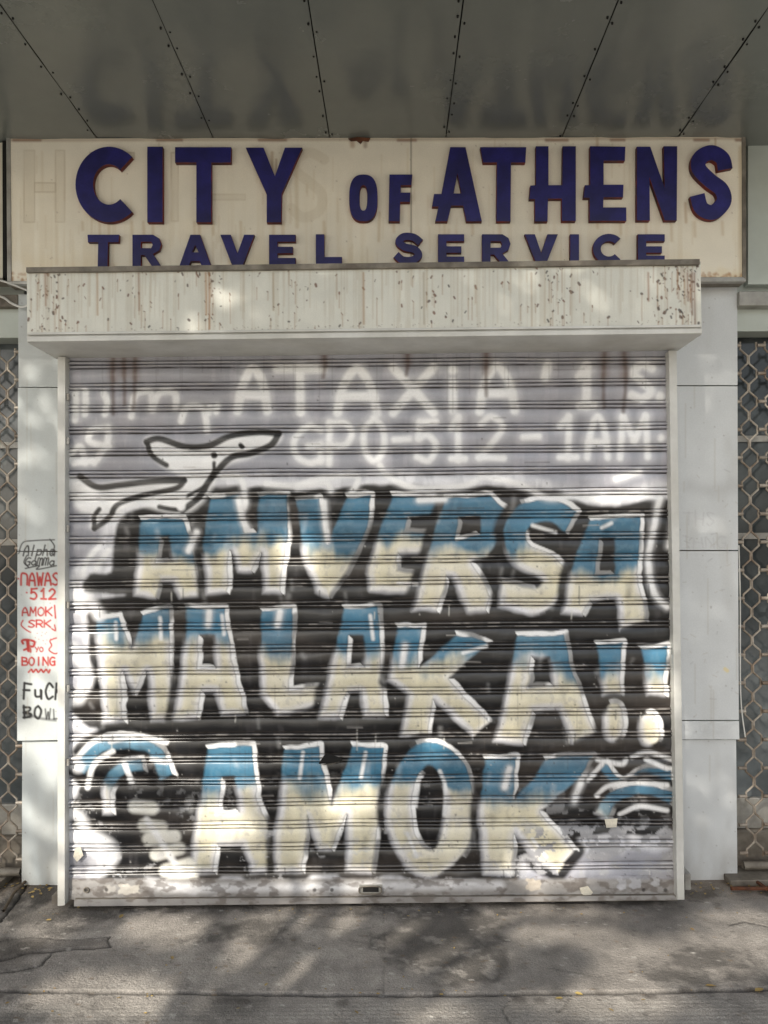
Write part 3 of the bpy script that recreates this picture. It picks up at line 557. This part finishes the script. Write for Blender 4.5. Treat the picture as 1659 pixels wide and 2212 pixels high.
prism('cladding_right',[(1616,312),(2600,312),(2600,612),(1616,614)],YW-.02,YW+.02,M_wallg,bld)
prism('grille_housing_right',[(1597,629),(2600,625),(2600,656),(1597,660)],YW-.03,YW+.05,M_frame,bld,.003)
prism('grille_housing_left',[(-900,642),(38,636),(38,662),(-900,668)],YW-.01,YW+.06,M_frame2,bld,.003)
for sx,(a,b) in (('left',(-WX,XL-.02)),('right',(XR+.02,WX))):
    box(f'shop_interior_{sx}',a,b,YW+.5,YW+.6,0,3.0,M_dark,bld)
    box(f'shop_glass_{sx}',a,b,YW+.14,YW+.15,.35,2.62,M_glass,bld)
    box(f'shop_sill_{sx}',a,b,YW+.10,YW+.35,0,.2,M_frame2,bld,.01);box(f'shop_sill_cap_{sx}',a,b,YW+.12,YW+.33,.2,.35,M_frame,bld,.005)
    for zz in (1.62,2.1):box(f'mullion_{sx}_{zz}',a,b,YW+.125,YW+.139,zz,zz+.03,M_frame,bld)
    e=b-.4 if sx=='left' else a+.4
    for q in range(6):
        xx=e-q*1.3 if sx=='left' else e+q*1.3
        box(f'mullion_v_{sx}_{q}',xx,xx+.04,YW+.12,YW+.137,.35,2.62,M_frame,bld)
for gi,(a,b) in enumerate(((XL-1.6,XL-.03),(XR+.035,XR+1.6))):
    g=empty('security_grille');L=[]
    cw,ch=.118,.135;n=int((b-a)/cw)+1;m=int(2.5/ch)
    e0=b if gi==0 else a;sgn=-1 if gi==0 else 1
    for i in range(n):
        for side in (0,1):
            pl=[]
            for j in range(m*2+1):
                z=.12+j*ch/2
                ph=j%2
                xo=(cw*.16 if ph==0 else cw*.46) if side==0 else (cw*.84 if ph==0 else cw*.54)
                k1=.018
                x=e0+sgn*(i*cw+xo)
                pl.append((x,YW+.03+(.006 if side else 0),z-k1));pl.append((x,YW+.03+(.006 if side else 0),z+k1))
            L.append(pl)
    tube('lattice_bars',L,.0056,M_steel,g,1)
    J=[[(e0+sgn*(i*cw-.16*cw),YW+.025,.12+j*ch),(e0+sgn*(i*cw+.16*cw),YW+.025,.12+j*ch)] for i in range(0,n) for j in range(m+1)]
    tube('lattice_links',J,.009,M_steel,g,2)
    tube('grille_track',[[(a,YW+.03,.06),(b,YW+.03,.06)]],.02,M_frame2,g,1)
ns_=empty('neighbouring_shop_sign')
M_cream=mat('cream_panel',(228,224,210),rough=.5,n_amt=.12,n_scale=5,col2=(216,210,192))
prism('panel',[(-900,312),(5,308),(7,600),(-900,606)],YG+.02,YW+.02,M_cream,ns_)
prism('frame_side',[(5,304),(12,304),(13,606),(6,606)],YG,YG+.06,M_dark,ns_);prism('frame_bottom',[(-900,606),(12,600),(12,608),(-900,614)],YG,YG+.07,M_frame2,ns_)
# canopy
za=U(15,299,YG);zb_=U(1605,296,YG);sl_=(zb_[1]-za[1])/(zb_[0]-za[0]);CZ=lambda x:za[1]+sl_*(x-za[0])
YC0=2.30
can=empty('canopy')
xs0=U(712,297,YG)[0];sp_=U(963,297,YG)[0]-xs0
rv=[]
for k in range(-9,10):
    a=xs0+k*sp_+.0025;b=xs0+(k+1)*sp_-.0025
    nx,ny=24,60;X=np.linspace(a,b,nx)[None].repeat(ny,0);Yy=np.linspace(YC0,YW+.03,ny)[:,None].repeat(nx,1)
    u=np.linspace(0,1,nx)[None]
    dz=-.006*np.sin(math.pi*u)*(.4+.6*fbm(ny,nx,3,2,2,100+k))+(fbm(ny,nx,4,3,2,140+k)-.5)*.006
    Zz=CZ(X)+dz
    grid(f'soffit_panel_{k+9}',np.stack([X,Yy,Zz],-1),None,M_ceil,can,flip=False)
    y=YC0+.05+random.uniform(0,.05)
    while y<YW-.08:
        for sx in (-1,1):
            if random.random()<.8:rv.append((xs0+k*sp_+sx*.014+random.uniform(-.003,.003),y+random.uniform(-.01,.01)+(sx*.012)))
        y+=random.choice([.09,.13,.17])
V=[];Fc=[]
for (x,y) in rv:
    b0=len(V);z=CZ(x)
    for ring,(r,h) in enumerate(((.0045,.004),(.0038,-.004),(.0018,-.0058))):
        for q in range(8):V.append((x+r*math.cos(q*math.pi/4),y+r*math.sin(q*math.pi/4),z+h-.001))
    for ring in (0,1):
        for q in range(8):Fc.append((b0+ring*8+q,b0+ring*8+(q+1)%8,b0+ring*8+8+(q+1)%8,b0+ring*8+8+q))
    Fc.append(tuple(b0+16+q for q in range(8)))
mesh('rivets',V,Fc,M_dark,can)
box('canopy_slab',-WX,WX,YC0-.02,YW+.4,3.62,3.8,M_dark,can);box('canopy_fascia',-WX,WX,YC0-.05,YC0-.021,3.47,3.9,M_white,can,.004)
box('upper_wall',-WX,WX,YW+.1,YW+.5,3.81,7.5,M_wall,bld)
for i in range(-3,4):
    box(f'window_frame_{i+3}',i*2.3-.65,i*2.3+.65,YW+.06,YW+.097,4.7,6.4,M_white,bld);box(f'window_pane_{i+3}',i*2.3-.58,i*2.3+.58,YW+.045,YW+.058,4.77,6.33,M_glass,bld)
box('roof_cornice',-WX-.1,WX+.1,YW,YW+.6,7.503,7.7,M_white,bld)
cab=lambda n,pp,Y,r,m:tube(n,[(U(a,b,Y)[0],Y,U(a,b,Y)[1]) for a,b in spl(pp,5)],r,m)
c1=cab('electric_cable',[(-60,596),(0,606),(25,614),(58,627)],YG-.03,.0045,M_white)
c2=cab('electric_cable',[(-60,632),(0,640),(25,655),(45,663),(60,660)],YW-.03,.006,M_white)
c3=cab('electric_cable',[(1596,1178),(1599,1300),(1600,1500),(1610,1592)],YW-.006,.003,M_white)
# ============================================================ GROUND
gx0,gx1,gy0,gy1=-3.2,3.2,1.9,4.0
gc=Canvas(gx0,gy0,gx1,gy1,.003,(150,144,137))
Hg,Wg=gc.h,gc.w;fg=(slice(0,Hg),slice(0,Wg))
a1=fbm(Hg,Wg,4,12,6,200,.6);a2=fbm(Hg,Wg,20,60,5,201,.65);a3=fbm(Hg,Wg,8,14,5,202)
gc.c*=(.72+.5*a1)[...,None]
gc.blend(fg,lin((72,69,66)),.75*ss(.5,.72,a3*.7+a2*.35))
gc.blend(fg,lin((178,172,164)),.45*ss(.55,.7,a2)*ss(.45,.6,a1))
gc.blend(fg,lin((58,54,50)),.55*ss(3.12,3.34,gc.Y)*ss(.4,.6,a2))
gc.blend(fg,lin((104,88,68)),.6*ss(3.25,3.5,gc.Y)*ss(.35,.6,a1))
dep=np.zeros((Hg,Wg))
def crack(pts,r,jit=.006,d=.006,al=.9):
    q=[]
    for i in range(len(pts)-1):
        a=G(*pts[i]);b=G(*pts[i+1]);n=max(int(math.hypot(b[0]-a[0],b[1]-a[1])/.03),1)
        for k in range(n):
            t=k/n;q.append((a[0]+(b[0]-a[0])*t+random.uniform(-jit,jit),a[1]+(b[1]-a[1])*t+random.uniform(-jit,jit)*.6))
    q.append(G(*pts[-1]));gc.stroke(q,r,(22,20,18),r*.7,al,smooth=False)
    xs=[p[0] for p in q];ys=[p[1] for p in q];sl=gc.win(min(xs)-.05,min(ys)-.05,max(xs)+.05,max(ys)+.05)
    dd=gc.dist(sl,q);dep[sl]=np.maximum(dep[sl],d*(1-ss(r*.4,r*1.6,dd)))
crack([(-200,2137),(150,2142),(500,2146),(830,2150),(1200,2146),(1500,2140),(1850,2132)],.008,.004,.014)
crack([(829,1965),(832,2060),(828,2150)],.0018,.002,.003,.2)
crack([(0,2075),(60,2058),(140,2052),(238,2044)],.008,.008,.012)
crack([(-80,2110),(30,2098),(90,2085),(110,2062)],.0045,.006,.008)
crack([(238,2044),(232,2030),(238,2022)],.003,.003,.006)
crack([(238,2024),(150,2030),(60,2024),(-60,2040)],.003,.005,.005,.6)
crack([(1575,1998),(1610,1990),(1659,2002),(1750,2010)],.004,.004,.006)
crack([(0,1990),(40,1940),(62,1905)],.006,.004,.01)
crack([(1100,2212),(1085,2180),(1100,2160)],.003,.006,.006,.6);crack([(1210,2185),(1235,2150),(1228,2146)],.003,.006,.006,.8)
crack([(620,1990),(760,2010),(820,2000)],.002,.005,.003,.4);crack([(1180,2090),(1290,2110),(1420,2090)],.002,.005,.003,.4)
pt=[G(*p) for p in [(-100,2028),(60,2028),(238,2026),(236,2044),(120,2054),(60,2066),(40,2085),(-100,2100)]]
sl,sd=gc.sdf([pt],.05);gc.blend(sl,lin((86,80,74)),.5*(1-ss(-.01,.01,sd+(a2[sl]-.5)*.03)))
for k in range(26):
    x=random.uniform(-2,2);y=2.63+random.uniform(-.03,.05);gc.stroke([(x,y),(x+random.uniform(-.03,.03),y)],random.uniform(.008,.022),(66,60,55),.008,.6)
rib=np.sin(gc.Y*2*math.pi/.022+ (a1-.5)*3)*(1-ss(2.60,2.62,gc.Y))
gc.c*=(1+.14*rib)[...,None];gc.blend(fg,lin((160,155,147)),.3*(1-ss(2.60,2.63,gc.Y)))
for k in range(1500):
    x=random.uniform(gx0,gx1);y=random.uniform(2.2,3.6);gc.stroke([(x,y)],random.uniform(.0015,.005),random.choice([(60,56,52),(204,200,192),(120,100,76)]),.002,.6)
fx=np.concatenate([[-60,-30,-15,-9,-6,-4.5],np.arange(gx0,gx1,.007),[3.3,4.5,6,9,15,30,60]]);fy=np.concatenate([np.arange(YW+.55,2.0,-.007),[1.6,1.2,.6,0,-.6,-1.4,-2.2,-3.0,-5,-7]])
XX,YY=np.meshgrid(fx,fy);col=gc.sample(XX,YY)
far=np.clip((2.0-YY)/.8,0,1)[...,None];col=col*(1-far)+lin((190,185,176))*far  # unseen pavement behind the camera, lightened to bounce more light onto the front
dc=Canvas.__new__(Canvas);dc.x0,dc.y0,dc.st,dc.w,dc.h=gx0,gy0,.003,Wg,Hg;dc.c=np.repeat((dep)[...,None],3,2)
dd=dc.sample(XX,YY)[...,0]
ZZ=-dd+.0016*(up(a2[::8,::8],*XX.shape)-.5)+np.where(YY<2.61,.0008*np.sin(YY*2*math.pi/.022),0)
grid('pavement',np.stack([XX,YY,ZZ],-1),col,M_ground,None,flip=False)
kb=empty('kerb');box('kerb_stone',-60,60,-7.15,-7.002,-.2,.004,M_kerb,kb,.015)
mesh('road',[(-200,-15,-.12),(200,-15,-.12),(200,-7.1,-.12),(-200,-7.1,-.12)],[(0,1,2,3)],M_asph)
mesh('ground',[(-600,-600,-.14),(600,-600,-.14),(600,600,-.14),(-600,600,-.14)],[(0,1,2,3)],M_soil)
d1=empty('door_threshold');box('sill_strip',-3.4,XL-.1,YW-.12,YW+.1,.001,.035,M_frame2,d1,.004);d2=empty('door_threshold')
x,_=G(1550,1896);box('sill_strip',x+.02,3.4,YW-.06,YW+.1,.001,.03,M_frame2,d2,.004)
pa=G(1548,1897);tube('rusty_pipe',[(pa[0],YW-.12,.02),(pa[0]+.5,YW-.13,.02)],.009,M_rust)
tube('rusty_bar',[(*G(1605,1893),.02),(*G(1665,1935),.02)],.008,M_rust)
tube('stick',[(*G(8,1975),.015),(*G(30,1938),.02),(*G(60,1908),.02)],.007,M_bark)
V=[];Fc=[]
def leaf(V,Fc,c,s,up_,a):
    rot=Matrix.Rotation(a,3,'Z')@Matrix.Rotation(up_,3,'X');b0=len(V)
    for p in [(-.5,0,0),(-.2,.25,.06),(.2,.22,.05),(.55,0,0),(.2,-.22,.05),(-.2,-.25,.06)]:
        q=rot@Vector(p)*s;V.append((c[0]+q.x,c[1]+q.y,c[2]+q.z))
    Fc.append((b0,b0+1,b0+2,b0+3));Fc.append((b0,b0+3,b0+4,b0+5))
spots=[(372,2072,.02),(262,1982,.025),(1208,2160,.022),(1250,2150,.022),(1535,2133,.03),(1390,2163,.014),(575,2130,.014),(105,1990,.018),(170,1962,.018),(1320,2185,.016),(1495,2010,.016),(70,1940,.018),(1640,2142,.03),(770,2190,.016),(690,2052,.012)]
for k in range(70):spots.append((random.uniform(-50,1700),random.choice([random.uniform(1962,1985),random.uniform(1965,2205),random.uniform(2138,2156)]),random.uniform(.005,.012)))
for k in range(80):spots.append((random.choice([random.uniform(-20,110),random.uniform(1480,1690)]),random.uniform(1908,1935),random.uniform(.006,.018)))
for a,b,s in spots:
    x,y=G(a,b);leaf(V,Fc,(x,y,.006),s*1.3,random.uniform(-.3,.3),random.uniform(0,6.3))
mesh('fallen_leaves',V,Fc,M_dry)
# ============================================================ SUN + TREE
EL=math.radians(35);AZ=math.radians(24)
sd=Vector((math.sin(AZ)*math.cos(EL),math.cos(AZ)*math.cos(EL),-math.sin(EL)))
sun=D.lights.new('sun','SUN');sun.energy=5;sun.angle=math.radians(.5);sun.color=(1,.93,.82)
so=D.objects.new('sun',sun);S.collection.objects.link(so);so.rotation_euler=sd.to_track_quat('-Z','Y').to_euler();so.location=(-4,-8,8)
# gaps in the crown, described by where their sun flecks land: (x,y,rx,ry,plane)
lit=[(172,1500,50,200,0),(105,1480,26,200,1),(270,1622,130,34,0),(480,1652,130,30,0),(180,1780,50,60,0),(470,1790,56,36,0),(980,1602,150,18,0),(760,1720,34,50,0),(1200,1880,90,24,0),(1350,1060,60,20,0),(640,1200,26,40,0),(300,1900,140,26,0),(720,1905,110,18,0),(1425,1500,14,110,0),
 (240,2160,190,44,0),(430,2008,170,20,0),(980,2085,60,16,0),(1190,1998,150,28,0),(1480,2078,200,40,0),(1320,2165,130,24,0),(700,1985,120,12,0),(950,2185,100,22,0),(650,2095,60,12,0),(1600,2005,90,22,0),(870,2022,60,12,0),(90,2000,60,14,0),(540,2060,50,10,0)]
lit=np.array(lit,float)
sdn=np.array(sd)
def hit(c,Yp):
    t=(Yp-c[1])/sdn[1];h=c+t*sdn
    if h[2]<0:
        t=-c[2]/sdn[2];h=c+t*sdn
    px,py=P(np.array([h[0]]),h[1],np.array([h[2]]));return px[0],py[0]
def keep(c):
    e=9.
    for pl,Yp in ((0,YS),(1,YW)):
        px,py=hit(c,Yp);L=lit[lit[:,4]==pl]
        my=22 if py>1950 else 28
        e=min(e,(((px-L[:,0])/(L[:,2]+32))**2+((py-L[:,1])/(L[:,3]+my))**2).min())
    return (e>1.0+random.uniform(-.15,.1)) or random.random()<.003
tree=empty('street_tree')
tc=np.array([0,3.0,1.2])-sdn*8.6
tx,ty=tc[0]+.2,-2.35
def limb(pts,r0,r1,n=9):
    V=[];Fc=[];q=len(pts)
    for i,p in enumerate(pts):
        r=r0+(r1-r0)*i/(q-1)
        d=(Vector(pts[min(i+1,q-1)])-Vector(pts[max(i-1,0)])).normalized();a=d.orthogonal().normalized();b=d.cross(a)
        for k in range(n):
            an=2*math.pi*k/n;v=Vector(p)+(a*math.cos(an)+b*math.sin(an))*r*(1+.1*math.sin(3*an+i));V.append(tuple(v))
    for i in range(q-1):
        for k in range(n):Fc.append((i*n+k,i*n+(k+1)%n,(i+1)*n+(k+1)%n,(i+1)*n+k))
    return V,Fc
TV=[];TF=[]
def addl(pts,a,b):
    v,f=limb(pts,a,b);o=len(TV);TV.extend(v);TF.extend([tuple(i+o for i in q) for q in f])
top=Vector((tx-.1,ty-.2,3.6))
addl([(tx,ty,-.1),(tx+.03,ty,.2),(tx-.02,ty-.05,1.4),(tx+.02,ty-.1,2.6),tuple(top)],.2,.13)
for k in range(13):
    a=k*2.4;e=Vector((tc[0]+2.4*math.cos(a)*random.uniform(.5,1),tc[1]+2.2*math.sin(a)*random.uniform(.5,1),tc[2]+random.uniform(-1.3,2.0)))
    m=top.lerp(e,.5)+Vector((random.uniform(-.2,.2),random.uniform(-.2,.2),.3));addl([tuple(top-Vector((0,0,.2))),tuple(m),tuple(e)],.045,.01)
    for j in range(2):
        e2=e+Vector((random.uniform(-1,1),random.uniform(-1,1),random.uniform(-.6,.8)));addl([tuple(m.lerp(e,.3+.15*j)),tuple(m.lerp(e2,.7)),tuple(e2)],.012,.004)
mesh('trunk_and_limbs',TV,TF,M_bark,tree,smooth=True)
V=[];Fc=[]
for k in range(680):
    u=np.random.default_rng(k).normal(size=3);u/=np.linalg.norm(u);r=random.random()**.4
    c=tc+u*np.array([3.5,2.3,2.75])*r
    if c[2]<2.9:continue
    for j in range(42):
        p=c+rng.normal(size=3)*.2
        if not keep(p):continue
        leaf(V,Fc,p,random.uniform(.09,.15),random.uniform(-1.3,1.3),random.uniform(0,6.3))
mesh('foliage',V,Fc,M_leaf,tree)
# ============================================================ SKY
w=D.worlds.new('World');S.world=w;w.use_nodes=True;nt=w.node_tree;bg=nt.nodes['Background']
sk=nt.nodes.new('ShaderNodeTexSky');sk.sky_type='NISHITA';sk.sun_disc=False;sk.sun_elevation=EL;sk.sun_rotation=math.atan2(-sd.x,-sd.y)
sk.dust_density=2.5;sk.air_density=1.2
hs=nt.nodes.new('ShaderNodeHueSaturation');hs.inputs['Saturation'].default_value=.5
nt.links.new(sk.outputs[0],hs.inputs['Color']);nt.links.new(hs.outputs[0],bg.inputs['Color']);bg.inputs['Strength'].default_value=.18
S.view_settings.view_transform='Standard';S.view_settings.look='None';S.view_settings.exposure=0
